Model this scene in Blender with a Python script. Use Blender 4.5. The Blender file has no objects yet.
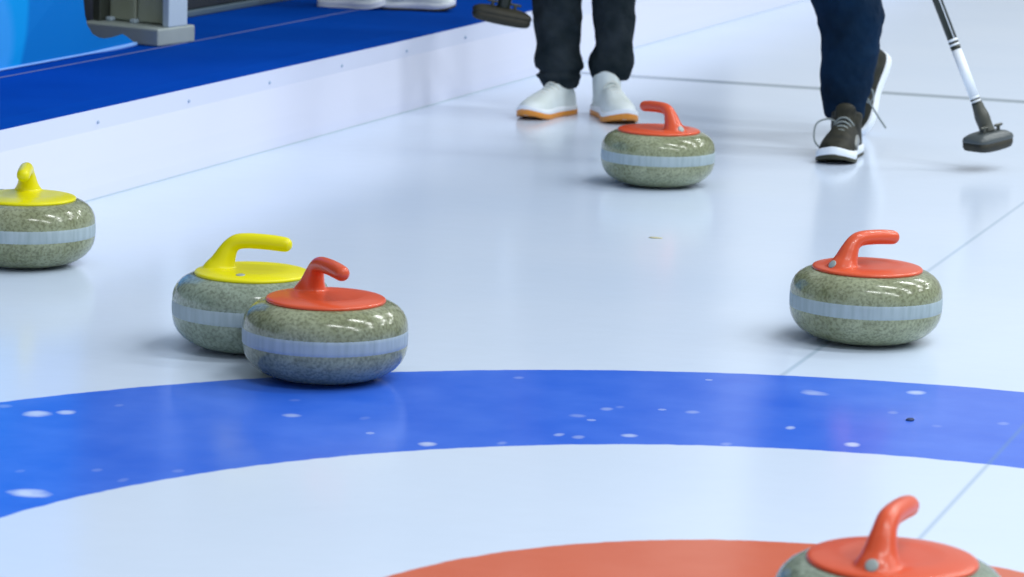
import bpy, bmesh, math, random
from mathutils import Vector, Matrix, noise
random.seed(7)
S = bpy.context.scene
C = S.collection
PI = math.pi

# ------------------------------------------------------------------ camera
cam = bpy.data.cameras.new('camera'); camo = bpy.data.objects.new('camera', cam); C.objects.link(camo)
F_PX = 3202.0
cam.sensor_width = 36.0; cam.lens = F_PX / 1024 * 36
pitch, roll, yaw = math.radians(9.8067), math.radians(1.7332), math.radians(-18.7498)
fw = Vector((math.sin(yaw) * math.cos(pitch), math.cos(yaw) * math.cos(pitch), -math.sin(pitch)))
rt = Vector((math.cos(yaw), -math.sin(yaw), 0)); up = rt.cross(fw)
r_ = rt * math.cos(roll) + up * math.sin(roll); u_ = -rt * math.sin(roll) + up * math.cos(roll)
M = Matrix((r_, u_, -fw)).transposed().to_4x4(); M.translation = Vector((0, 0, 1.12))
camo.matrix_world = M
cam.clip_end = 200
cam.dof.use_dof = True; cam.dof.focus_distance = 6.1; cam.dof.aperture_fstop = 8.5
S.camera = camo

# ------------------------------------------------------------------ light
S.view_settings.view_transform = 'Standard'; S.view_settings.look = 'None'
S.view_settings.gamma = 1.0; S.view_settings.use_curve_mapping = False
S.view_settings.exposure = 0.10
w = bpy.data.worlds.new('hall_air'); S.world = w; w.use_nodes = True
bg = w.node_tree.nodes['Background']
bg.inputs[0].default_value = (0.86, 0.93, 0.985, 1); bg.inputs[1].default_value = 0.52
# ceiling lamps of the hall: rows of long tubes above this sheet and the sheets to its right
for i, x in enumerate((0.9, 4.1, 7.3)):
    for j, y in enumerate((2.0, 6.5, 11.0, 15.5)):
        l = bpy.data.lights.new('ceiling_lamp', 'AREA'); l.shape = 'RECTANGLE'; l.size = 2.4; l.size_y = 0.35
        l.energy = 124; l.color = (0.96, 0.985, 0.985)
        o = bpy.data.objects.new('ceiling_lamp', l); C.objects.link(o); o.location = (x, y + 0.4 * (i % 2), 6.5)

# ------------------------------------------------------------------ helpers
def new_mat(name):
    m = bpy.data.materials.new(name); m.use_nodes = True
    return m, m.node_tree, m.node_tree.nodes['Principled BSDF']
def pmat(name, col, rough=0.5, spec=0.5, coat=0.0, bump=0.0, bscale=200.0, vary=0.0, vscale=20.0, col2=None):
    m, t, b = new_mat(name)
    b.inputs['Base Color'].default_value = (*col, 1); b.inputs['Roughness'].default_value = rough
    b.inputs['Specular IOR Level'].default_value = spec; b.inputs['Coat Weight'].default_value = coat
    b.inputs['Coat Roughness'].default_value = 0.06
    tc = t.nodes.new('ShaderNodeTexCoord')
    if vary > 0:
        n = t.nodes.new('ShaderNodeTexNoise'); n.inputs['Scale'].default_value = vscale; n.inputs['Detail'].default_value = 4
        t.links.new(tc.outputs['Object'], n.inputs['Vector'])
        r = t.nodes.new('ShaderNodeValToRGB'); r.color_ramp.elements[0].position = 0.5 - vary / 2; r.color_ramp.elements[1].position = 0.5 + vary / 2
        r.color_ramp.elements[0].color = (*col, 1); r.color_ramp.elements[1].color = (*(col2 or [min(1, c * 1.4) for c in col]), 1)
        t.links.new(n.outputs['Fac'], r.inputs['Fac']); t.links.new(r.outputs['Color'], b.inputs['Base Color'])
    if bump > 0:
        n = t.nodes.new('ShaderNodeTexNoise'); n.inputs['Scale'].default_value = bscale; n.inputs['Detail'].default_value = 3
        t.links.new(tc.outputs['Object'], n.inputs['Vector'])
        bp = t.nodes.new('ShaderNodeBump'); bp.inputs['Strength'].default_value = bump; bp.inputs['Distance'].default_value = 0.002 if bscale > 50 else 0.014
        t.links.new(n.outputs['Fac'], bp.inputs['Height']); t.links.new(bp.outputs['Normal'], b.inputs['Normal'])
    return m

def link_mesh(name, bm, mat, parent=None, smooth=True):
    bmesh.ops.recalc_face_normals(bm, faces=bm.faces)
    me = bpy.data.meshes.new(name); bm.to_mesh(me); bm.free()
    if mat: me.materials.append(mat)
    for p in me.polygons: p.use_smooth = smooth
    o = bpy.data.objects.new(name, me); C.objects.link(o)
    if parent: o.parent = parent
    return o
def bake(o, mods):
    """apply modifiers through the depsgraph"""
    for typ, kw in mods:
        md = o.modifiers.new(typ, typ)
        for k, v in kw.items(): setattr(md, k, v)
    dg = bpy.context.evaluated_depsgraph_get(); dg.update()
    me = bpy.data.meshes.new_from_object(o.evaluated_get(dg))
    mats = list(o.data.materials); o.modifiers.clear(); o.data = me
    me.materials.clear()
    for m in mats: me.materials.append(m)
    for p in me.polygons: p.use_smooth = True
    return o
def remesh(o, vox, it=3, fac=0.5, deci=None):
    mods = [('REMESH', dict(mode='VOXEL', voxel_size=vox)), ('SMOOTH', dict(iterations=it, factor=fac))]
    if deci: mods.append(('DECIMATE', dict(ratio=deci)))
    return bake(o, mods)
def thing(name, label, cat, loc=(0, 0, 0), rz=0, group=None):
    o = bpy.data.objects.new(name, None); C.objects.link(o); o.empty_display_size = 0.05
    o.location = loc; o.rotation_euler = (0, 0, rz); o['label'] = label; o['category'] = cat
    if group: o['group'] = group
    return o
def structure(o): o['kind'] = 'structure'; return o

def ring_loft(bm, rings, cap=True):
    vs = [[bm.verts.new(p) for p in r] for r in rings]; n = len(rings[0])
    for a, b in zip(vs, vs[1:]):
        for i in range(n): bm.faces.new((a[i], a[(i + 1) % n], b[(i + 1) % n], b[i]))
    if cap: bm.faces.new(vs[0][::-1]); bm.faces.new(vs[-1])
    return vs
def lathe(bm, prof, n=96, center=(0, 0, 0)):
    cx, cy, cz = center
    rings = [[(cx + r * math.cos(2 * PI * i / n), cy + r * math.sin(2 * PI * i / n), cz + z) for i in range(n)] for r, z in prof]
    ring_loft(bm, rings)
def frame_of(d):
    d = d.normalized(); a = Vector((0, 0, 1)) if abs(d.z) < 0.9 else Vector((1, 0, 0))
    x = a.cross(d).normalized(); return x, d.cross(x).normalized()
def catmull(P, k):
    out = []; n = len(P)
    for i in range(n - 1):
        p0, p1, p2, p3 = P[max(i - 1, 0)], P[i], P[i + 1], P[min(i + 2, n - 1)]
        for j in range(k):
            t = j / k
            out.append(tuple(0.5 * (2 * b + (c - a) * t + (2 * a - 5 * b + 4 * c - d) * t * t + (3 * b - a - 3 * c + d) * t ** 3) for a, b, c, d in zip(p0, p1, p2, p3)))
    out.append(tuple(P[-1])); return out
def sweep(bm, pts, n=24, k=6, roundend=False):
    """pts (x,y,z,radius) -> tube with parallel transported frame"""
    P = catmull(pts, k) if k > 1 else pts
    V = [Vector(p[:3]) for p in P]
    if roundend:
        a, b = V[-2], V[-1]; d = (b - a).normalized(); R = P[-1][3]; base = P[:]
        for q in (25, 50, 72, 88):
            c = b + d * R * math.sin(math.radians(q)); V.append(c); P.append((*c, R * math.cos(math.radians(q))))
    x = None; rings = []
    for i, v in enumerate(V):
        d = (V[min(i + 1, len(V) - 1)] - V[max(i - 1, 0)]).normalized()
        if x is None: x, y = frame_of(d)
        else:
            x = (x - d * x.dot(d)).normalized(); y = d.cross(x)
        R = P[i][3]
        rings.append([v + x * R * math.cos(2 * PI * a / n) + y * R * math.sin(2 * PI * a / n) for a in range(n)])
    ring_loft(bm, rings)
def capsule(bm, p0, r0, p1, r1, sx=1.0, axis=None, n=16):
    """tapered capsule; sx flattens it along `axis`"""
    p0, p1 = Vector(p0), Vector(p1); d = (p1 - p0)
    if d.length < 1e-6: d = Vector((0, 0, 1e-4))
    d.normalize(); x, y = frame_of(d)
    if axis is not None:
        x = (Vector(axis) - d * Vector(axis).dot(d)).normalized(); y = d.cross(x)
    prof = []
    for q in (-88, -65, -40, -18, 0): prof.append((p0 + d * r0 * math.sin(math.radians(q)), r0 * math.cos(math.radians(q))))
    for q in (0, 18, 40, 65, 88): prof.append((p1 + d * r1 * math.sin(math.radians(q)), r1 * math.cos(math.radians(q))))
    ring_loft(bm, [[c + x * R * sx * math.cos(2 * PI * a / n) + y * R * math.sin(2 * PI * a / n) for a in range(n)] for c, R in prof])
def box(bm, lo, hi, mat=None, bevel=0.0):
    r = bmesh.ops.create_cube(bm, size=1.0); vs = r['verts']
    for v in vs: v.co = Vector([lo[i] + (v.co[i] + 0.5) * (hi[i] - lo[i]) for i in range(3)])
    if bevel > 0:
        es = list({e for v in vs for e in v.link_edges})
        rr = bmesh.ops.bevel(bm, geom=es, offset=bevel, segments=3, affect='EDGES', profile=0.5)
        vs = list({v for f in rr['faces'] for v in f.verts} | {v for v in vs if v.is_valid})
    if mat is not None:
        for v in vs: v.co = mat @ v.co
    return vs

# ------------------------------------------------------------------ ice sheet
HX, HY = -0.907, 3.733            # centre of the house
def ice_material():
    m, t, b = new_mat('ice'); N, L = t.nodes, t.links
    geo = N.new('ShaderNodeNewGeometry'); sep = N.new('ShaderNodeSeparateXYZ'); L.new(geo.outputs['Position'], sep.inputs[0])
    def math_(op, a, bb=None, c=None):
        n = N.new('ShaderNodeMath'); n.operation = op
        for i, v in enumerate((a, bb, c)):
            if v is None: continue
            if isinstance(v, (int, float)): n.inputs[i].default_value = v
            else: L.new(v, n.inputs[i])
        return n.outputs[0]
    def mix(f, a, bb):
        n = N.new('ShaderNodeMix'); n.data_type = 'RGBA'
        L.new(f, n.inputs[0]) if not isinstance(f, float) else setattr(n.inputs[0], 'default_value', f)
        for i, v in ((6, a), (7, bb)):
            if isinstance(v, tuple): n.inputs[i].default_value = (*v, 1)
            else: L.new(v, n.inputs[i])
        return n.outputs[2]
    X, Y = sep.outputs[0], sep.outputs[1]
    # a little raggedness of the paint edges
    nz = N.new('ShaderNodeTexNoise'); nz.inputs['Scale'].default_value = 26; nz.inputs['Detail'].default_value = 3; L.new(geo.outputs['Position'], nz.inputs['Vector'])
    wob = math_('MULTIPLY', math_('SUBTRACT', nz.outputs['Fac'], 0.5), 0.010)
    dx = math_('SUBTRACT', X, HX); dy = math_('SUBTRACT', Y, HY)
    rad = math_('ADD', math_('SQRT', math_('ADD', math_('MULTIPLY', dx, dx), math_('MULTIPLY', dy, dy))), wob)
    def step(edge, v, soft=0.004):
        n = N.new('ShaderNodeMapRange'); n.inputs[1].default_value = edge - soft; n.inputs[2].default_value = edge + soft; L.new(v, n.inputs[0]); return n.outputs[0]
    red = math_('SUBTRACT', 1.0, step(0.607, rad))
    blue = math_('MULTIPLY', step(1.222, rad), math_('SUBTRACT', 1.0, step(1.829, rad)))
    # cloudiness in the frozen white paint
    n2 = N.new('ShaderNodeTexNoise'); n2.inputs['Scale'].default_value = 1.3; n2.inputs['Detail'].default_value = 4; L.new(geo.outputs['Position'], n2.inputs['Vector'])
    white = mix(n2.outputs['Fac'], (0.58, 0.70, 0.89), (0.68, 0.775, 0.93))
    n3 = N.new('ShaderNodeTexNoise'); n3.inputs['Scale'].default_value = 9; n3.inputs['Detail'].default_value = 6; L.new(geo.outputs['Position'], n3.inputs['Vector'])
    bl = mix(n3.outputs['Fac'], (0.008, 0.105, 0.70), (0.075, 0.205, 0.83))
    rd = mix(n3.outputs['Fac'], (0.60, 0.120, 0.055), (0.66, 0.170, 0.095))
    # small white bubbles frozen in the blue ring
    v = N.new('ShaderNodeTexVoronoi'); v.inputs['Scale'].default_value = 11; L.new(geo.outputs['Position'], v.inputs['Vector'])
    sp = math_('LESS_THAN', math_('ADD', v.outputs['Distance'], math_('MULTIPLY', nz.outputs['Fac'], 0.10)), 0.135)
    keep = N.new('ShaderNodeSeparateColor'); L.new(v.outputs['Color'], keep.inputs[0])
    sp = math_('MULTIPLY', sp, math_('GREATER_THAN', keep.outputs[0], 0.72))
    flk = math_('MULTIPLY', sp, 0.38)
    # the larger chipped patches (x, y, half-length, half-width)
    for (fx, fy, a, c, s) in FLAKES:
        ex = math_('DIVIDE', math_('SUBTRACT', X, fx), a * .85); ey = math_('DIVIDE', math_('SUBTRACT', Y, fy), c * .75)
        e = math_('ADD', math_('ADD', math_('MULTIPLY', ex, ex), math_('MULTIPLY', ey, ey)), math_('MULTIPLY', math_('SUBTRACT', nz.outputs['Fac'], 0.5), 2.4))
        n = N.new('ShaderNodeMapRange'); n.inputs[1].default_value = 1.9; n.inputs[2].default_value = 0.2; n.inputs[4].default_value = s * s * .95; L.new(e, n.inputs[0])
        flk = math_('MAXIMUM', flk, n.outputs[0])
    bl = mix(flk, bl, (0.62, 0.72, 0.95))
    col = mix(blue, white, bl); col = mix(red, col, rd)
    def line(v, at, half, soft=0.003):
        d = math_('ABSOLUTE', math_('SUBTRACT', v, at))
        n = N.new('ShaderNodeMapRange'); n.inputs[1].default_value = half + soft; n.inputs[2].default_value = max(0, half - soft); L.new(d, n.inputs[0]); return n.outputs[0]
    col = mix(math_('MULTIPLY', line(X, -0.874, 0.0035), 0.40), col, (0.10, 0.24, 0.42))
    col = mix(math_('MULTIPLY', line(X, -1.352, 0.005), math_('MULTIPLY', step(1.829, rad), 0.34)), col, (0.15, 0.28, 0.42))
    col = mix(math_('MULTIPLY', line(Y, HY - 0.06, 0.0075), 0.5), col, (0.10, 0.25, 0.42))
    col = mix(math_('MULTIPLY', line(Y, 10.294, 0.045, 0.012), 0.8), col, (0.13, 0.20, 0.25))
    L.new(col, b.inputs['Base Color'])
    b.inputs['Roughness'].default_value = 0.17; b.inputs['IOR'].default_value = 1.33
    pn = N.new('ShaderNodeTexNoise'); pn.inputs['Scale'].default_value = 16; pn.inputs['Detail'].default_value = 2; L.new(geo.outputs['Position'], pn.inputs['Vector'])
    bp = N.new('ShaderNodeBump'); bp.inputs['Strength'].default_value = 0.10; bp.inputs['Distance'].default_value = 0.003
    L.new(pn.outputs['Fac'], bp.inputs['Height']); L.new(bp.outputs['Normal'], b.inputs['Normal'])
    return m
FLAKES = [(-2.380, 4.613, 0.023, 0.027, 0.95), (-2.346, 4.648, 0.015, 0.020, 0.90), (-2.137, 4.119, 0.032, 0.028, 1.00), (-2.457, 4.645, 0.013, 0.016, 0.50), (-2.292, 4.734, 0.007, 0.012, 0.40), (-2.004, 4.792, 0.015, 0.016, 0.70), (-2.003, 4.344, 0.009, 0.013, 0.40), (-2.048, 4.908, 0.010, 0.012, 0.35), (-1.726, 4.691, 0.014, 0.018, 0.90), (-1.770, 5.267, 0.009, 0.013, 0.50), (-1.622, 4.752, 0.008, 0.015, 0.50), (-1.578, 5.008, 0.015, 0.016, 0.50), (-1.559, 4.854, 0.008, 0.015, 0.70), (-1.525, 4.850, 0.010, 0.015, 0.60), (-1.549, 5.082, 0.010, 0.016, 0.60), (-1.534, 5.108, 0.007, 0.012, 0.40), (-1.454, 4.899, 0.013, 0.015, 0.80), (-1.411, 5.125, 0.012, 0.016, 0.60), (-1.293, 4.909, 0.010, 0.015, 0.50), (-1.229, 5.080, 0.008, 0.016, 0.80), (-1.260, 5.379, 0.023, 0.022, 0.70), (-1.272, 5.392, 0.014, 0.013, 0.50), (-1.105, 4.999, 0.013, 0.019, 0.95), (-1.099, 5.279, 0.009, 0.013, 0.50), (-1.099, 5.467, 0.016, 0.022, 0.90), (-1.008, 5.205, 0.009, 0.012, 0.35), (-0.909, 5.277, 0.010, 0.016, 0.45), (-2.115, 4.295, 0.008, 0.013, 0.40), (-2.216, 4.238, 0.007, 0.013, 0.35), (-2.051, 4.253, 0.007, 0.016, 0.40), (-1.889, 4.828, 0.008, 0.016, 0.35)]
bm = bmesh.new(); bmesh.ops.create_grid(bm, x_segments=1, y_segments=1, size=1.0)
for v in bm.verts: v.co = Vector((-3.9 + (v.co.x + 1) * 8.5, 0.2 + (v.co.y + 1) * 13.0, 0))
ice = structure(link_mesh('floor', bm, ice_material(), smooth=False))

# ------------------------------------------------------------------ side board and raised blue walkway
BX, TOP = -3.374, 0.222
white_board = pmat('white_board', (0.70, 0.74, 0.90), 0.30, 0.5)
bm = bmesh.new()
ys = [0.3 + 0.25 * i for i in range(105)]
prof = [(-0.030, 0.0), (0.0, 0.0), (0.0, 0.006), (0.0, 0.010), (0.0, 0.03), (-0.004, 0.08), (-0.013, 0.150), (-0.0145, 0.162), (-0.006, TOP), (-0.030, TOP)]
def lip(y):                       # height of the board's front edge
    return 0.214 + 0.0075 * max(0.0, min(1.0, (y - 8.8) / 1.8))
ring_loft(bm, [[(BX + px, y, lip(y) if pz == TOP else pz) for px, pz in prof] for y in ys])
board = structure(link_mesh('trim_1', bm, white_board, smooth=False))
# screws of the board
screw = pmat('screw_grey', (0.35, 0.45, 0.62), 0.4)
bm = bmesh.new()
for y in [5.831 + 0.516 * i for i in range(14)]:
    capsule(bm, (BX - 0.0145, y, 0.181), 0.0055, (BX - 0.0115, y, 0.181), 0.005, n=10)
structure(link_mesh('trim_2', bm, screw, board))
# joint between two board panels
bm = bmesh.new(); box(bm, (BX - 0.02, 7.872, 0.0), (BX + 0.0015, 7.878, 0.215))
# grey strip drawn in as the shadow line under the board
shadow_strip = pmat('grey_shadow_strip', (0.48, 0.58, 0.66), 0.7)
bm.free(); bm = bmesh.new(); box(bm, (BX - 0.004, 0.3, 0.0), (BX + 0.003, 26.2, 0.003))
structure(link_mesh('trim_3', bm, shadow_strip, board, smooth=False))

carpet = pmat('blue_carpet', (0.000, 0.048, 0.34), 0.95, 0.02, bump=0.5, bscale=500, vary=0.5, vscale=3, col2=(0.001, 0.060, 0.40))
bm = bmesh.new(); ring_loft(bm, [[(-9.0, y, 0), (BX - .03, y, 0), (BX - .03, y, lip(y) - .002), (BX - .0085, y, lip(y) - .0005), (BX - .0085, y, lip(y) + .0015), (BX - .03, y, lip(y) + .004), (BX - .075, y, TOP), (-9.0, y, TOP)] for y in ys])
walk = structure(link_mesh('floor', bm, carpet, smooth=False))
seam_m = pmat('carpet_seam', (0.10, 0.13, 0.30), 0.7)
bm = bmesh.new()
pts = [(-3.852 + 0.004 * math.sin(y * 1.7), y, TOP + 0.0004, 0.0020) for y in [5 + 0.25 * i for i in range(40)]]
sweep(bm, pts, n=6, k=1)
structure(link_mesh('trim_4', bm, seam_m, walk))

bm = bmesh.new(); box(bm, (-7.2, -2.0, 0.0), (-7.0, 26.2, 5.0))  # unseen tall wall, added to block light and darken the left ice
structure(link_mesh('unseen_shade_wall', bm, pmat('dark_shade_wall', (0.03, 0.05, 0.09), 0.8, vary=.5, vscale=1.0, col2=(.05, .07, .12)), smooth=False))

# ------------------------------------------------------------------ black barrier behind the walkway, raised out of view to shade the left ice
def barrier():
    t = thing('barrier', 'long black barrier with a grey bottom rail along the back of the blue walkway', 'barrier', (-4.175, 10.6, TOP))
    blk = pmat('barrier_black', (0.012, 0.018, 0.022), 0.5, vary=0.4, vscale=6, col2=(0.03, 0.035, 0.03))
    gr = pmat('barrier_rail', (0.08, 0.13, 0.17), 0.5)
    bm = bmesh.new(); box(bm, (-0.06, -5.0, 0.022), (-0.01, 4.0, 1.75), bevel=0.006)
    link_mesh('panel', bm, blk, t, False)
    bm = bmesh.new(); box(bm, (-0.07, -5.0, 0.0), (0.0, 4.0, 0.022), bevel=0.006)
    link_mesh('bottom_rail', bm, gr, t, False)
    bm = bmesh.new(); box(bm, (-0.075, -5.0, 1.75), (0.005, 4.0, 1.79), bevel=0.01)
    link_mesh('top_rail', bm, gr, t, False)
barrier()

# ------------------------------------------------------------------ grey stand on the walkway
def stand():
    t = thing('display_stand', 'pale grey stand with heavy base slab and square post on the blue walkway', 'stand', (-3.864, 8.211, TOP), 0)
    g = pmat('stand_grey', (0.30, 0.36, 0.36), 0.55, vary=0.4, vscale=9, col2=(0.36, 0.42, 0.41))
    g2 = pmat('stand_panel', (0.30, 0.33, 0.20), 0.42, vary=0.5, vscale=5, col2=(0.42, 0.48, 0.44))
    pm = pmat('stand_post', (0.48, 0.60, 0.72), 0.45)
    # footprint axes: one along the walkway, one going back
    ax = Vector((-0.955, 0.296, 0)); ay = Vector((0.126, 0.992, 0))
    Mx = Matrix(((ax.x, ay.x, 0, 0), (ax.y, ay.y, 0, 0), (0, 0, 1, 0), (0, 0, 0, 1)))
    bm = bmesh.new(); box(bm, (0, 0, 0), (0.30, 0.198, 0.050), Mx, 0.006)
    link_mesh('base', bm, g, t, False)
    bm = bmesh.new(); box(bm, (0.004, 0.062, 0.050), (0.030, 0.162, 0.80), Mx, 0.004)
    link_mesh('post', bm, pm, t, False)
    bm = bmesh.new(); box(bm, (0.266, 0.055, 0.050), (0.296, 0.165, 0.80), Mx, 0.004)
    link_mesh('post', bm, pmat('stand_post_dark', (.05, .06, .05), .5), t, False)
    for a, b_ in ((0.030, 0.155), (0.161, 0.265)):
        bm = bmesh.new(); box(bm, (a, 0.10, 0.052), (b_, 0.135, 0.78), Mx, 0.008)
        link_mesh('panel', bm, g2, t, False)
    for a in (0.145, 0.238):
        bm = bmesh.new(); box(bm, (a, 0.075, 0.050), (a + 0.022, 0.10, 0.062), Mx, 0.004)
        link_mesh('clip', bm, pm, t, False)
stand()

# ------------------------------------------------------------------ light blue banner
def banner():
    m, tr, b = new_mat('banner_print'); N, L = tr.nodes, tr.links
    geo = N.new('ShaderNodeNewGeometry')
    def blob(c, r, soft):
        mp = N.new('ShaderNodeVectorMath'); mp.operation = 'DISTANCE'; mp.inputs[1].default_value = c; L.new(geo.outputs['Position'], mp.inputs[0])
        n = N.new('ShaderNodeMapRange'); n.inputs[1].default_value = r + soft; n.inputs[2].default_value = r - soft; L.new(mp.outputs['Value'], n.inputs[0]); return n.outputs[0]
    def mix(f, a, bb):
        n = N.new('ShaderNodeMix'); n.data_type = 'RGBA'; L.new(f, n.inputs[0])
        for i, v in ((6, a), (7, bb)):
            if isinstance(v, tuple): n.inputs[i].default_value = (*v, 1)
            else: L.new(v, n.inputs[i])
        return n.outputs[2]
    col = mix(blob((-3.93, 7.10, 0.42), 0.445, 0.012), (0.0, 0.185, 0.60), (0.0, 0.32, 0.80))
    col = mix(blob((-3.93, 7.30, 0.31), 0.16, 0.02), col, (0.035, 0.34, 0.86))
    L.new(col, b.inputs['Base Color']); b.inputs['Roughness'].default_value = 0.6; b.inputs['Specular IOR Level'].default_value = 0.12
    t = thing('banner', 'light blue curved vinyl banner with a pale hem standing left of the grey stand', 'banner', (-3.93, 7.6, TOP))
    edge = [(0.254, 1.45), (0.250, .46), (0.252, .26), (0.254, .153), (0.267, .111), (0.285, .083), (0.32, .056), (0.36, .043), (0.40, .037), (0.45, .036), (0.49, .038), (0.516, .040), (0.545, .030), (0.585, .012), (0.592, .006)]
    bot = [(0.592, .003), (0.53, .001), (0.45, .0), (0.30, .0), (0.1, .0), (-0.2, .0), (-1.2, .0)]
    out = edge + bot + [(-1.2, 1.45)]
    bm = bmesh.new()
    def xo(y, z): return 0.012 * math.sin(y * 7) * min(1, z * 4) - 0.03 * min(z, 1) ** 2
    fr = [bm.verts.new((xo(y, z) + 0.004, y, z)) for y, z in out]
    f = bm.faces.new(fr)
    bmesh.ops.triangulate(bm, faces=[f])
    bmesh.ops.subdivide_edges(bm, edges=bm.edges[:], cuts=2, use_grid_fill=True)
    r = bmesh.ops.extrude_face_region(bm, geom=bm.faces[:])
    for v in r['geom']:
        if isinstance(v, bmesh.types.BMVert): v.co.x -= 0.005
    link_mesh('sheet', bm, m, t, False)
    hem = pmat('banner_hem', (0.22, 0.45, 0.92), 0.4)
    bm = bmesh.new()
    sweep(bm, [(0.006 + xo(y, z), y, z + 0.004, 0.0035 + 0.003 * (i > len(bot) - 4)) for i, (y, z) in enumerate(bot[::-1])], n=8, k=3)
    link_mesh('hem', bm, hem, t)
banner()

# ------------------------------------------------------------------ curling stones
def granite(name, dark, light, seed):
    m, t, b = new_mat(name); N, L = t.nodes, t.links
    tc = N.new('ShaderNodeTexCoord'); mp = N.new('ShaderNodeMapping'); mp.inputs['Location'].default_value = (seed, seed * 2, 0); L.new(tc.outputs['Object'], mp.inputs[0])
    n = N.new('ShaderNodeTexNoise'); n.inputs['Scale'].default_value = 10; n.inputs['Detail'].default_value = 8; n.inputs['Roughness'].default_value = 0.72; L.new(mp.outputs[0], n.inputs['Vector'])
    r = N.new('ShaderNodeValToRGB'); e = r.color_ramp.elements
    e[0].position = 0.34; e[0].color = (*dark, 1); e[1].position = 0.68; e[1].color = (*light, 1)
    L.new(n.outputs['Fac'], r.inputs['Fac'])
    n2 = N.new('ShaderNodeTexNoise'); n2.inputs['Scale'].default_value = 170; n2.inputs['Detail'].default_value = 2; L.new(mp.outputs[0], n2.inputs['Vector'])
    r2 = N.new('ShaderNodeValToRGB'); e = r2.color_ramp.elements
    e[0].position = 0.36; e[0].color = (0.62, 0.62, 0.58, 1); e[1].position = 0.58; e[1].color = (1.12, 1.12, 1.1, 1)
    L.new(n2.outputs['Fac'], r2.inputs['Fac'])
    mx = N.new('ShaderNodeMix'); mx.data_type = 'RGBA'; mx.blend_type = 'MULTIPLY'; mx.inputs[0].default_value = 0.8
    L.new(r.outputs[0], mx.inputs[6]); L.new(r2.outputs[0], mx.inputs[7]); L.new(mx.outputs[2], b.inputs['Base Color'])
    b.inputs['Roughness'].default_value = 0.16; b.inputs['Specular IOR Level'].default_value = 0.5
    return m
def band_mat():
    m, t, b = new_mat('striking_band'); N, L = t.nodes, t.links
    tc = N.new('ShaderNodeTexCoord'); mp = N.new('ShaderNodeMapping'); mp.inputs['Scale'].default_value = (1, 1, 0.12); L.new(tc.outputs['Object'], mp.inputs[0])
    n = N.new('ShaderNodeTexNoise'); n.inputs['Scale'].default_value = 95; n.inputs['Detail'].default_value = 3; L.new(mp.outputs[0], n.inputs['Vector'])
    r = N.new('ShaderNodeValToRGB'); e = r.color_ramp.elements
    e[0].position = 0.3; e[0].color = (0.27, 0.35, 0.38, 1); e[1].position = 0.7; e[1].color = (0.36, 0.45, 0.50, 1)
    L.new(n.outputs['Fac'], r.inputs['Fac']); L.new(r.outputs[0], b.inputs['Base Color']); b.inputs['Roughness'].default_value = 0.55
    return m
GR = granite('granite_green', (0.165, 0.185, 0.095), (0.315, 0.355, 0.245), 0)
GR2 = granite('granite_grey', (0.165, 0.210, 0.155), (0.29, 0.36, 0.30), 3)
BAND = band_mat()
RED = pmat('red_plastic', (0.66, 0.085, 0.026), 0.3, 0.4, coat=0.12)
YEL = pmat('yellow_plastic', (0.74, 0.69, 0.0), 0.34, 0.3, coat=0.05)
DISC = pmat('cap_disc', (0.30, 0.36, 0.36), 0.4)
RING = pmat('cap_disc_rim', (0.10, 0.09, 0.06), 0.4)
def body_bm():
    bm = bmesh.new()
    p = [(0.0008, .006), (.050, .006), (.058, .003), (.0620, .0), (.0690, .0004), (.084, .0025), (.099, .0068), (.114, .0135), (.127, .0230), (.1368, .0345), (.1420, .0450), (.1444, .0550), (.1451, .0625)]
    q = [(.1451, .0905), (.1446, .0990), (.1420, .1085), (.1368, .1180), (.1290, .1262), (.1190, .1322), (.1090, .1358), (.0960, .1375), (.06, .138), (0.0008, .138)]
    lathe(bm, p + q); return bm
def band_bm():
    bm = bmesh.new()
    p = [(.1440, .0615), (.1451, .0635), (.1455, .0700), (.1456, .0765), (.1455, .0830), (.1451, .0895), (.1440, .0915)]
    lathe(bm, p, 128); return bm
def handle_mesh(mat):
    bm = bmesh.new()
    lathe(bm, [(0.0008, .1345), (.100, .1345), (.1048, .1360), (.1062, .1385), (.1052, .1412), (.1020, .1430), (.092, .1450), (.080, .1466), (.066, .1474), (.056, .1470), (.046, .1466), (.03, .1466), (0.0008, .1466)], 96)
    # conical neck rising from the flared foot and bending into the grip
    sweep(bm, [(-.061, 0, .133, .039), (-.059, 0, .144, .031), (-.0550, 0, .1555, .0240), (-.0510, 0, .166, .0203), (-.0465, 0, .176, .0178), (-.040, 0, .1865, .0152), (-.029, 0, .1945, .0146), (-.012, 0, .1975, .0143), (.014, 0, .1975, .0143), (.038, 0, .1962, .0143), (.060, 0, .1940, .0138)], n=28, k=5, roundend=True)
    o = link_mesh('handle', bm, mat); remesh(o, 0.0020, 9, 0.5)
    me = o.data; bpy.data.objects.remove(o); return me
HM_R = handle_mesh(RED); HM_Y = HM_R.copy(); HM_Y.materials.clear(); HM_Y.materials.append(YEL)
from mathutils.bvhtree import BVHTree
bvh = BVHTree.FromPolygons([v.co for v in HM_R.vertices], [p.vertices[:] for p in HM_R.polygons])
def disc_bm(x, y, z, rr):
    bm = bmesh.new()
    lathe(bm, [(0.0004, 0.0), (rr * .8, 0.0), (rr, -0.0008), (rr, -0.008)], 28, (x, y, z)); return bm
STONE = {}
for k, g in (('a', GR), ('b', GR2)):
    o = link_mesh('granite_body', body_bm(), g); STONE[k] = o.data; bpy.data.objects.remove(o)
o = link_mesh('band', band_bm(), BAND); BAND_ME = o.data; bpy.data.objects.remove(o)
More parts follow.
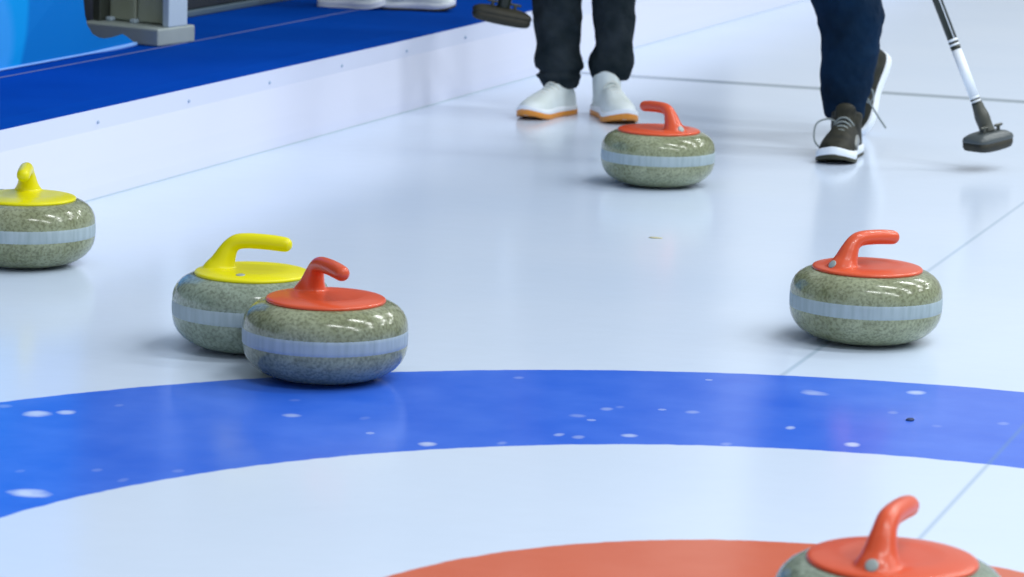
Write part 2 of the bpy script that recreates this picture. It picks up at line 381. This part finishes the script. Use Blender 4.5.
def stone(x, y, ang, colour, label, group, kind='a', spin=0.0, disc=(-.0885, 0, .1535, .0085), sc=1.0):
    t = thing('curling_stone', label, 'curling stone', (x, y, 0.0), math.radians(ang), group)
    a = bpy.data.objects.new('granite_body', STONE[kind]); a.parent = t; a.rotation_euler.z = spin; C.objects.link(a)
    s = bpy.data.objects.new('striking_band', BAND_ME); s.parent = a; C.objects.link(s); s['label'] = 'pale matt blue-grey striking band'
    h = bpy.data.objects.new('handle', HM_R if colour == 'red' else HM_Y); h.parent = t; C.objects.link(h)
    if disc:
        # seat the disc on the plastic surface
        hit, nrm = bvh.ray_cast(Vector((disc[0], disc[1], .3)), Vector((0, 0, -1)))[:2]
        d = link_mesh('disc', disc_bm(0, 0, 0.0012, disc[3]), DISC, h); d['label'] = 'round grey disc'
        d.location = hit; d.rotation_mode = 'QUATERNION'; d.rotation_quaternion = Vector((0, 0, 1)).rotation_difference(nrm)
    return t
YAW = -18.75  # turn of the view, so angles below are given against it
def A(a): return a - YAW
GRD, GYL = 'red-handled curling stones on the ice', 'yellow-handled curling stones on the ice'
stone(-2.078, 5.112, A(-60), 'red', 'red-handled curling stone at the edge of the blue ring, in front of a yellow-handled one', GRD, 'a', 0.4)
stone(-2.301, 5.302, A(-7), 'yellow', 'yellow-handled curling stone half hidden behind a red-handled one', GYL, 'b', 1.9, disc=(-.006, -.075, .1478, .0085))
stone(-3.089, 5.928, A(-86), 'yellow', 'yellow-handled curling stone cut off by the left edge, nearest the white side board', GYL, 'a', 2.6, disc=(-.06, -.062, .1468, .012))
stone(-2.264, 7.795, A(127), 'red', 'farthest red-handled curling stone, standing before the white shoes with orange soles', GRD, 'a', 3.5)
stone(-1.297, 5.925, A(35), 'red', 'red-handled curling stone alone on white ice right of the others, behind the blue ring', GRD, 'a', 5.2)
stone(-0.774, 3.760, A(67), 'red', 'nearest red-handled curling stone on the red centre circle, cut off by the bottom edge', GRD, 'b', 0.9)

# ------------------------------------------------------------------ specks on the ice
def speck(name, label, cat, x, y, pts, mat, h):
    bm = bmesh.new(); ring_loft(bm, [[(px, py, 0.0003) for px, py in pts], [(px * 1.02, py * 1.02, h * .6) for px, py in pts], [(px * .6, py * .6, h) for px, py in pts]])
    o = link_mesh(name, bm, mat); o.location = (x, y, 0); o['label'] = label; o['category'] = cat
speck('crumb', 'tiny dark crumb lying on the blue ring', 'debris', -1.059, 5.232, [(-.006, -.008), (.004, -.010), (.007, .0), (.003, .011), (-.006, .007)], pmat('crumb', (.01, .03, .12), .6), .003)
speck('leaf_scrap', 'tiny orange-green scrap lying on the white ice between the stones', 'debris', -2.011, 6.934, [(-.016, -.006), (-.002, -.010), (.015, -.005), (.014, .006), (-.004, .009), (-.014, .006)], pmat('scrap', (.50, .48, .30), .6), .002)

# ------------------------------------------------------------------ shoes
def shoe(parent, loc, ang, up_m, sole_m, mid_m, lace_m, accent=None, pitch=0.0, L=0.285, tilt=0.0, name='shoe', loops=None, collar=.129, ot=.010):
    """toe points along local +X; loc is the middle of the sole on the ground"""
    root = bpy.data.objects.new(name, None); C.objects.link(root); root.parent = parent
    s = L / 0.285
    # upper
    bm = bmesh.new()
    st = [(-.136, .020, .050), (-.128, .030, .066), (-.105, .036, .078), (-.070, .037, .080), (-.035, .037, .078), (0.0, .039, .070), (.035, .043, .060), (.068, .046, .050), (.098, .044, .042), (.120, .036, .035), (.134, .024, .028), (.140, .010, .022)]
    rings = []
    for x, wd, h in catmull(st, 3):
        r = []
        for a in range(24):
            th = 2 * PI * a / 24; c, sn = math.cos(th), math.sin(th)
            r.append((x * s, wd * s * (abs(c) ** .8) * (1 if c > 0 else -1) - .004 * math.sin(x * 14), (.022 + max(0, sn) ** .85 * h - max(0, -sn) * .008) * s))
        rings.append(r)
    ring_loft(bm, rings)
    rings = []
    for z, cx, rx, ry in ((.040, -.066, .064, .037), (.070, -.070, .060, .039), (.095, -.076, .052, .040), (collar - .017, -.079, .049, .0405), (collar - .005, -.080, .047, .040), (collar, -.080, .043, .036)):
        rings.append([((cx + rx * math.cos(2 * PI * a / 24) * 1) * s, ry * s * math.sin(2 * PI * a / 24), (z + .008 * math.cos(2 * PI * a / 24) ) * s) for a in range(24)])
    ring_loft(bm, rings)
    # tongue
    capsule(bm, (-.030 * s, 0, .080 * s), .016 * s, (-.046 * s, 0, .122 * s), .017 * s, 1.6, (0, 1, 0))
    u = link_mesh('upper', bm, up_m, root); remesh(u, 0.0035, 3)
    # midsole and outsole
    def outline(k, grow=0.0):
        pts = []
        for x, wd in catmull([(-.140, .006), (-.138, .022), (-.122, .035), (-.085, .039), (-.04, .036), (0, .037), (.04, .044), (.075, .048), (.105, .045), (.128, .033), (.142, .014), (.146, .004)], 3): pts.append((x, wd + grow))
        a = [(x * s, (wd - .004 * math.sin(x * 14)) * s) for x, wd in pts]; b = [(x * s, (-wd - .004 * math.sin(x * 14)) * s) for x, wd in pts[::-1]]
        return a + b
    def slab(z0, z1, grow, wave=0.0):
        bm = bmesh.new(); rr = []
        for z, g in ((z0, grow - .002), (z0 + .002, grow), (z1 - .002, grow), (z1, grow - .002)):
            rr.append([(x, y, (z + .016 * max(0, (x / s - .06) / .08) ** 2 + (wave * math.cos(x / s * 30) if z > z0 + .003 else 0)) * s) for x, y in outline(1, g)])
        ring_loft(bm, rr); return bm
    link_mesh('midsole', slab(ot - .002, .030, .003, .003), mid_m, root)
    link_mesh('outsole', slab(.0, ot, .0035), sole_m, root)
    # laces over the instep
    for i in range(4):
        x = -.022 + i * .019; z = .1015 - i * .0085; bm = bmesh.new()
        sweep(bm, [(x * s, -.026 * s, (z - .018) * s, .0028), ((x + .004) * s, -.010 * s, z * s, .003), ((x + .006) * s, .010 * s, z * s, .003), (x * s, .026 * s, (z - .018) * s, .0028)], n=8, k=4)
        link_mesh('lace', bm, lace_m, root)
    if accent:
        for sd in (-1, 1):
            bm = bmesh.new(); rr = []
            for x, z0, z1, wd in ((-.05, .040, .058, .0385), (-.01, .036, .062, .0400), (.03, .034, .056, .0435), (.06, .032, .047, .0465)):
                rr.append([((x) * s, sd * (wd - .003) * s, z0 * s), (x * s, sd * (wd + .0022) * s, z0 * s), (x * s, sd * (wd - .004 + .0010) * s, z1 * s), (x * s, sd * (wd - .010) * s, z1 * s)])
            ring_loft(bm, rr); link_mesh('side_panel', bm, accent, root)
    for lp in loops or []:
        bm = bmesh.new(); sweep(bm, [(*q, .0026) for q in lp], n=8, k=6); link_mesh('lace', bm, lace_m, root)
    root.rotation_euler = (tilt, pitch, ang); root.location = loc
    return root

# ------------------------------------------------------------------ people
SKIN = pmat('skin', (0.55, 0.33, 0.24), 0.5)
EYE = pmat('eye', (0.05, 0.03, 0.02), 0.2)
def leg_loft(bm, path, wr, seed, n=36):
    P = catmull(path, 10); rings = []
    for i, (x, y, z, rx, ry) in enumerate(P):
        d = Vector(P[min(i + 1, len(P) - 1)][:3]) - Vector(P[max(i - 1, 0)][:3])
        rg = []
        for a in range(n):
            th = 2 * PI * a / n
            k = 1 + wr * (noise.noise(Vector((math.cos(th) * 1.2 + seed, math.sin(th) * 1.2, z * 16 + .6 * math.sin(th + seed)))) * 1.3 + .5 * noise.noise(Vector((math.cos(th) * 3, math.sin(th) * 3 + seed, z * 34))))
            fo = noise.noise(Vector((math.cos(th) * .9 + seed * 2, math.sin(th) * .9, z * 11 + 1.1 * math.sin(th * 1.0 + seed)))); k += wr * .9 * max(0, 1 - abs(fo) * 5) ** 1.5
            rg.append((x + rx * k * math.cos(th), y + ry * k * math.sin(th), z))
        rings.append(rg)
    ring_loft(bm, rings)
def person(label, base, face, ankles, knees, hips, hem_paths, grip, tro_m, jac_m, hair_m, lean=(0, 0), hand_dir=None, wr=0.09):
    """base: ground point; face: facing angle; grip: list of two hand targets (world)"""
    t = thing('person', label, 'person', base)
    B = Vector(base)
    fx = Vector((math.cos(face), math.sin(face), 0)); sd = Vector((-fx.y, fx.x, 0))   # forward, own left
    hip = Vector(hips); ch = hip + Vector((lean[0], lean[1], 0)) + Vector((0, 0, .46)); nk = ch + Vector((lean[0] * .3, lean[1] * .3, .10)); hd = nk + fx * .03 + Vector((0, 0, .16))
    L = lambda v: Vector(v) - B
    bm = bmesh.new()
    legs = []
    for i, sgn in enumerate((1, -1)):
        hj = hip + sd * .09 * sgn; a = Vector(ankles[i]); k = Vector(knees[i])
        capsule(bm, L(hj), .078, L(k), .052); capsule(bm, L(k), .052, L(a), .026)
        capsule(bm, L(k).lerp(L(a), .3) - fx * .012, .050, L(k).lerp(L(a), .65), .040)
        capsule(bm, L(a), .026, L(a) + Vector((0, 0, -.03)), .022)
        legs.append((hj, k, a))
    capsule(bm, L(hip), .10, L(hip + Vector((0, 0, .12))), .095, 1.5, sd)
    capsule(bm, L(hip + Vector((0, 0, .12))), .095, L(ch), .11, 1.5, sd)
    capsule(bm, L(ch), .10, L(ch + Vector((0, 0, .03))), .075, 1.9, sd)
    capsule(bm, L(nk - Vector((0, 0, .02))), .055, L(hd - Vector((0, 0, .06))), .05)
    # head: cranium, jaw, nose, ears, lips, brow
    capsule(bm, L(hd + Vector((0, 0, .03)) - fx * .015), .082, L(hd + Vector((0, 0, .045)) + fx * .012), .078, .93, sd)
    capsule(bm, L(hd - Vector((0, 0, .01)) + fx * .025), .062, L(hd - Vector((0, 0, .075)) + fx * .045), .034, 1.15, sd)
    capsule(bm, L(hd + fx * .088 + Vector((0, 0, .02))), .010, L(hd + fx * .103 - Vector((0, 0, .022))), .014)
    capsule(bm, L(hd + fx * .080 - Vector((0, 0, .048)) + sd * .018), .007, L(hd + fx * .080 - Vector((0, 0, .048)) - sd * .018), .007)
    for sgn in (1, -1):
        capsule(bm, L(hd + sd * .078 * sgn - Vector((0, 0, .01))), .010, L(hd + sd * .084 * sgn + Vector((0, 0, .028))), .014)
        capsule(bm, L(hd + sd * .015 * sgn + fx * .083 + Vector((0, 0, .034))), .009, L(hd + sd * .045 * sgn + fx * .072 + Vector((0, 0, .034))), .009)
    arms = []
    for i, sgn in enumerate((1, -1)):
        sh = ch + sd * .185 * sgn + Vector((0, 0, .035)); h = Vector(grip[i])
        dd = h - sh; mid = sh + dd * .5; ln = .29; bend = math.sqrt(max(0.0, ln * ln - (dd.length / 2) ** 2))
        el = mid + (sd * sgn * .6 - fx * .5 + Vector((0, 0, -.6))).normalized() * bend
        wri = el + (h - el) * (1 - .085 / max(.09, (h - el).length))
        capsule(bm, L(sh), .052, L(el), .040); capsule(bm, L(el), .040, L(wri), .027)
        arms.append((sh, el, wri))
        # palm and five fingers closing round the shaft
        fdir = (h - wri).normalized(); hdv = Vector(hand_dir).normalized(); ac = fdir.cross(hdv).normalized()
        palm = h + ac * .024
        capsule(bm, L(wri), .026, L(palm), .030, .6, ac)
        for q in range(4):
            off = hdv * (-.030 + .020 * q); ln_ = (.9, 1.0, .95, .78)[q]
            p0 = palm + off + fdir * .012; p1 = p0 + fdir * .028 * ln_ - ac * .006; p2 = p1 - ac * .034 * ln_ - fdir * .006; p3 = p2 - fdir * .024 * ln_ + ac * .006
            for a_, b_ in ((p0, p1), (p1, p2), (p2, p3)): capsule(bm, L(a_), .0090, L(b_), .0082, n=10)
        th0 = palm - fdir * .02 + hdv * .025; th1 = th0 + hdv * .022 - ac * .022; th2 = th1 - ac * .026 + fdir * .014
        capsule(bm, L(th0), .012, L(th1), .0105, n=10); capsule(bm, L(th1), .0105, L(th2), .009, n=10)
    body = link_mesh('body', bm, SKIN, t); remesh(body, .0052, 2, .5)
    for sgn in (1, -1):
        bm = bmesh.new(); c = hd + fx * .079 + sd * .031 * sgn + Vector((0, 0, .016)); capsule(bm, L(c), .011, L(c + fx * .001), .011)
        link_mesh('eye', bm, EYE, t)
    # hair
    bm = bmesh.new(); capsule(bm, L(hd + Vector((0, 0, .055)) - fx * .03), .088, L(hd + Vector((0, 0, .066)) + fx * .005), .080, .97, sd)
    capsule(bm, L(hd + Vector((0, 0, .0)) - fx * .045), .070, L(hd + Vector((0, 0, -.03)) - fx * .045), .056)
    hr = link_mesh('hair', bm, hair_m, t); remesh(hr, .006, 1)
    # trousers
    bm = bmesh.new()
    for i, (hj, k, a) in enumerate(legs):
        low = hem_paths[i]; top = low[-1]
        path = [(q[0] - B.x, q[1] - B.y, q[2] - B.z, q[3], q[4]) for q in low]
        kk = L(k); path.append((kk.x, kk.y, kk.z, max(.082, top[3]), max(.085, top[4]))); hh = L(hj)
        path.append(((kk.x + hh.x) / 2, (kk.y + hh.y) / 2, (kk.z + hh.z) / 2, .092, .095)); path.append((hh.x, hh.y, hh.z, .105, .108))
        leg_loft(bm, path, wr, 3.1 * i + base[0])
    capsule(bm, L(hip), .115, L(hip + Vector((0, 0, .10))), .105, 1.5, sd)
    tr = link_mesh('trousers', bm, tro_m, t); remesh(tr, .0048, 2, .5)
    # jacket
    bm = bmesh.new()
    capsule(bm, L(hip + Vector((0, 0, .02))), .125, L(hip + Vector((0, 0, .15))), .118, 1.5, sd)
    capsule(bm, L(hip + Vector((0, 0, .15))), .118, L(ch), .128, 1.5, sd); capsule(bm, L(ch), .118, L(ch + Vector((0, 0, .04))), .085, 1.9, sd)
    capsule(bm, L(nk - Vector((0, 0, .05))), .070, L(nk + Vector((0, 0, .015))), .066)
    for sh, el, wri in arms:
        capsule(bm, L(sh), .068, L(el), .054); capsule(bm, L(el), .054, L(wri), .038)
    jk = link_mesh('jacket', bm, jac_m, t); remesh(jk, .008, 2)
    return t

WH = pmat('white_shoe', (0.60, 0.68, 0.68), 0.5, bump=.2, bscale=300, vary=.5, vscale=14, col2=(.72, .80, .84))
WMID = pmat('white_midsole', (0.80, 0.86, 0.93), 0.4)
GUM = pmat('gum_sole', (0.66, 0.25, 0.03), 0.45)
WLACE = pmat('pale_lace', (0.66, 0.70, 0.68), 0.7)
BLKS = pmat('black_shoe', (0.006, 0.008, 0.006), 0.6, .25, bump=.3, bscale=400, vary=.4, vscale=30, col2=(.03, .03, .02))
GRPAN = pmat('grey_panel', (0.22, 0.24, 0.24), 0.4)
BLKSOLE = pmat('black_sole', (0.03, 0.03, 0.012), 0.6)
GLACE = pmat('grey_lace', (0.22, 0.26, 0.27), 0.7)
TRO1 = pmat('charcoal_cloth', (0.007, 0.014, 0.019), 0.9, 0.12, bump=1.0, bscale=16, vary=.35, vscale=11, col2=(.026, .036, .046))
TRO2 = pmat('navy_cloth', (0.0015, 0.009, 0.024), 0.9, 0.12, bump=1.0, bscale=14, vary=.35, vscale=8, col2=(.003, .020, .055))
JAC1 = pmat('grey_jacket', (0.10, 0.13, 0.17), 0.8)
JAC2 = pmat('navy_jacket', (0.01, 0.03, 0.10), 0.8)
HAIR = pmat('dark_hair', (0.02, 0.015, 0.012), 0.6)

FACE = math.atan2(-0.947, 0.322)      # towards the near end of the sheet
# person in charcoal trousers
B1 = (-2.89, 9.10, 0)
p1 = person('person in charcoal trousers and white trainers standing behind the farthest red-handled stone', B1, FACE,
    ankles=[(-2.822, 9.175, .085), (-2.965, 9.125, .085)], knees=[(-2.83, 9.20, .50), (-2.985, 9.15, .50)], hips=(-2.905, 9.22, .93),
    hem_paths=[[(-2.822, 9.172, 0.108, 0.0492, 0.0525), (-2.822, 9.172, 0.118, 0.0578, 0.0609), (-2.823, 9.176, 0.145, 0.0663, 0.0693), (-2.823, 9.180, 0.170, 0.0663, 0.0693), (-2.818, 9.187, 0.215, 0.0567, 0.0630), (-2.824, 9.196, 0.280, 0.0631, 0.0672), (-2.830, 9.208, 0.345, 0.0674, 0.0735)],
               [(-2.962, 9.120, 0.080, 0.0460, 0.0504), (-2.963, 9.120, 0.090, 0.0535, 0.0567), (-2.966, 9.122, 0.104, 0.0599, 0.0630), (-2.970, 9.122, 0.116, 0.0674, 0.0672), (-2.967, 9.126, 0.127, 0.0567, 0.0609), (-2.971, 9.130, 0.142, 0.0728, 0.0714), (-2.975, 9.132, 0.165, 0.0706, 0.0693), (-2.980, 9.138, 0.205, 0.0642, 0.0672), (-2.988, 9.150, 0.290, 0.0738, 0.0735), (-2.991, 9.154, 0.345, 0.0770, 0.0777)]],
    grip=[(-2.93, 8.885, 1.02), (-2.985, 8.91, .86)], tro_m=TRO1, jac_m=JAC1, hair_m=HAIR, lean=(.02, -.08), hand_dir=(.19, -.14, .70), wr=.07)
r2 = math.atan2(r_.y, r_.x)
s = shoe(p1, (-2.973 - B1[0], 9.040 - B1[1], 0), r2 - math.radians(118), WH, GUM, WMID, WLACE, L=.275, ot=.017)
s = shoe(p1, (-2.783 - B1[0], 9.085 - B1[1], 0), r2 - math.radians(76), WH, GUM, WMID, WLACE, L=.30, ot=.016)

# person in navy trousers, walking
B2 = (-2.0, 8.72, 0)
p2 = person('person in navy trousers and an untied black trainer stepping forward beside the slanted broom', B2, FACE,
    ankles=[(-1.992, 8.70, .085), (-2.058, 9.123, .225)], knees=[(-2.03, 8.75, .50), (-2.12, 9.02, .52)], hips=(-2.10, 8.93, .92),
    hem_paths=[[(-1.990, 8.695, .096, .050, .058), (-1.990, 8.698, .104, .056, .064), (-1.993, 8.706, .135, .061, .066), (-1.995, 8.712, .175, .068, .072), (-1.992, 8.728, .255, .079, .080), (-1.994, 8.74, .338, .086, .086), (-2.012, 8.75, .42, .100, .092)],
               [(-2.060, 9.118, .232, .050, .056), (-2.062, 9.112, .245, .060, .064), (-2.07, 9.10, .30, .064, .068), (-2.09, 9.07, .40, .075, .08)]],
    grip=[(-2.00, 8.562, 1.055), (-1.925, 8.558, .895)], tro_m=TRO2, jac_m=JAC2, hair_m=HAIR, lean=(.03, -.12), hand_dir=(-.134, .007, .283), wr=.07)
# loose lace loops in shoe space
s = shoe(p2, (-1.962 - B2[0], 8.560 - B2[1], 0), r2 - math.radians(103), BLKS, BLKSOLE, WMID, GLACE, accent=GRPAN, L=.305, collar=.112,
         loops=[[(-.03, -.02, .095), (-.03, -.045, .104), (-.02, -.075, .090), (-.005, -.078, .050), (.01, -.06, .030), (.0, -.045, .04)]])
s = shoe(p2, (-2.032 - B2[0], 9.185 - B2[1], .108), r2 - math.radians(125), BLKS, WMID, WMID, GLACE, L=.275, pitch=math.radians(62))
for pts in ([(-2.040, 9.09, .150), (-2.026, 9.085, .135), (-2.004, 9.085, .098), (-1.981, 9.09, .062), (-1.957, 9.095, .028)],
            [(-2.040, 9.09, .140), (-2.022, 9.085, .149), (-2.001, 9.087, .136), (-1.997, 9.087, .113), (-2.009, 9.085, .101), (-2.030, 9.085, .112)]):
    bm = bmesh.new(); sweep(bm, [(x - B2[0], y - B2[1], z, .0028) for x, y, z in pts], n=8, k=6); link_mesh('lace', bm, GLACE, p2)

# person on the walkway: only the shoes reach the picture
B3 = (-3.80, 9.79, TOP)
p3 = person('person in pale shoes walking on the blue walkway, only the shoe soles in view', B3, 0.1,
    ankles=[(-3.72, 9.86, TOP + .09), (-3.97, 9.77, TOP + .09)], knees=[(-3.74, 9.86, TOP + .50), (-3.92, 9.77, TOP + .50)], hips=(-3.86, 9.82, TOP + .92),
    hem_paths=[[(-3.72, 9.86, TOP + .10, .055, .06), (-3.72, 9.86, TOP + .13, .065, .07), (-3.73, 9.86, TOP + .3, .07, .075)],
               [(-3.97, 9.77, TOP + .10, .055, .06), (-3.97, 9.77, TOP + .13, .065, .07), (-3.95, 9.77, TOP + .3, .07, .075)]],
    grip=[(-3.75, 10.05, TOP + .84), (-3.85, 9.56, TOP + .84)], tro_m=TRO2, jac_m=JAC1, hair_m=HAIR, hand_dir=(1, 0, .1))
shoe(p3, (-3.900 - B3[0], 9.765 - B3[1], 0), 0.05, WH, WMID, WMID, WLACE, L=.235)
shoe(p3, (-3.690 - B3[0], 9.82 - B3[1], 0), 0.30, WH, BLKSOLE, WMID, WLACE, L=.245)

# ------------------------------------------------------------------ curling brooms
PADM = pmat('broom_pad', (0.010, 0.011, 0.007), 0.6, vary=.5, vscale=30, col2=(.028, .026, .014))
HOUS = pmat('broom_housing', (0.06, 0.075, 0.08), 0.38)
SHB = pmat('broom_black', (0.012, 0.018, 0.012), 0.3)
SHW = pmat('broom_white', (0.80, 0.86, 0.93), 0.3)
LEV = pmat('broom_lever', (0.05, 0.055, 0.045), 0.4)
def broom(label, head, hd_ang, hd_tilt, top, black_head=False, len_=1.16, k_=1.0):
    """head: centre of the head; the shaft runs from the joint towards `top`"""
    t = thing('curling_broom', label, 'broom', head)
    R = Matrix.Rotation(hd_ang, 4, 'Z') @ Matrix.Rotation(hd_tilt, 4, 'Y')
    hx, hy = .070 * k_, .036 * k_
    def slab(zs, n=48, ex=5.0):
        rings = []
        for z, k, kx in zs:
            rg = []
            for a in range(n):
                th = 2 * PI * a / n; c, s_ = math.cos(th), math.sin(th)
                x = hx * kx * (abs(c) ** (2 / ex)) * (1 if c > 0 else -1); y = hy * k * (abs(s_) ** (2 / ex)) * (1 if s_ > 0 else -1)
                rg.append(R @ Vector((x, y, z - (.004 if z < -.01 else 0) * (1 - (x / hx) ** 2))))
            rings.append(rg)
        return rings
    bm = bmesh.new(); ring_loft(bm, slab([(-.022, .80, .86), (-.020, .92, .95), (-.012, 1, 1), (0, 1.0, 1.0), (.001, .96, .98)]))
    link_mesh('pad', bm, PADM, t)
    bm = bmesh.new(); ring_loft(bm, slab([(.0, .99, 1.0), (.003, 1.02, 1.03), (.012, .96, .98), (.020, .72, .80), (.024, .50, .55)]))
    link_mesh('housing', bm, PADM if black_head else HOUS, t)
    d = (Vector(top) - Vector(head)).normalized()
    j0 = R @ Vector((0, 0, .020)); j1 = j0 + d * .070
    bm = bmesh.new(); sweep(bm, [(*j0, .021), (*(j0 + d * .022), .0195), (*(j0 + d * .045), .0205), (*j1, .0165), (*(j1 + d * .012), .0155)], n=20, k=3)
    link_mesh('joint', bm, SHB if black_head else LEV, t)
    for sx_ in (-1, 1):
        bm = bmesh.new(); c = Vector((sx_ * .034, -.010, .022))
        capsule(bm, R @ c, .005, R @ (c + Vector((0, 0, .014))), .005, n=10); capsule(bm, R @ (c + Vector((-.014, 0, .016))), .004, R @ (c + Vector((.014, 0, .016))), .004, n=10)
        link_mesh('lever', bm, LEV, t)
    def seg(a, b_, r, m, name, lab=None):
        bm = bmesh.new(); p, q = j1 + d * a, j1 + d * b_
        sweep(bm, [(*p, r), (*q, r)], n=24, k=1)
        o = link_mesh(name, bm, m, t)
        if lab: o['label'] = lab
    rr = .0135
    seg(.008, .018, rr + .001, SHB, 'ring'); seg(.018, .024, rr, SHW, 'ring'); seg(.024, .028, rr + .0004, SHB, 'ring'); seg(.028, .034, rr, SHW, 'ring')
    seg(.034, .170, rr, SHW, 'shaft', 'white lower shaft')
    seg(.170, .181, rr + .0004, SHB, 'ring'); seg(.181, .187, rr, SHW, 'ring'); seg(.187, .193, rr + .0003, SHB, 'ring'); seg(.193, .200, rr, SHW, 'ring')
    seg(.200, len_, rr, SHB, 'shaft', 'black upper shaft with a pale stripe')
    x, y = frame_of(d); nrm = (-fw - d * (-fw).dot(d)).normalized(); sidev = d.cross(nrm)
    sdv = (nrm * .97 + sidev * .25).normalized()
    bm = bmesh.new(); c0, c1 = j1 + d * .2 + sdv * (rr - .001), j1 + d * .8 + sdv * (rr - .001)
    sweep(bm, [(*c0, .0018), (*c1, .0018)], n=8, k=1); link_mesh('stripe', bm, SHW, t)
    seg(len_, len_ + .02, rr + .002, SHB, 'end_cap')
    return t
broom('curling broom with white and black shaft slanting over the ice on the right', (-1.556, 8.538, .082), r2 + math.radians(48), math.radians(-4), (-2.09, 8.566, 1.255), k_=1.12)
broom('curling broom with black head lifted above the ice beside the charcoal trousers', (-3.115, 9.005, .297), r2 + math.radians(3), math.radians(10), (-2.92, 8.865, 1.07), True, .98, 1.25)
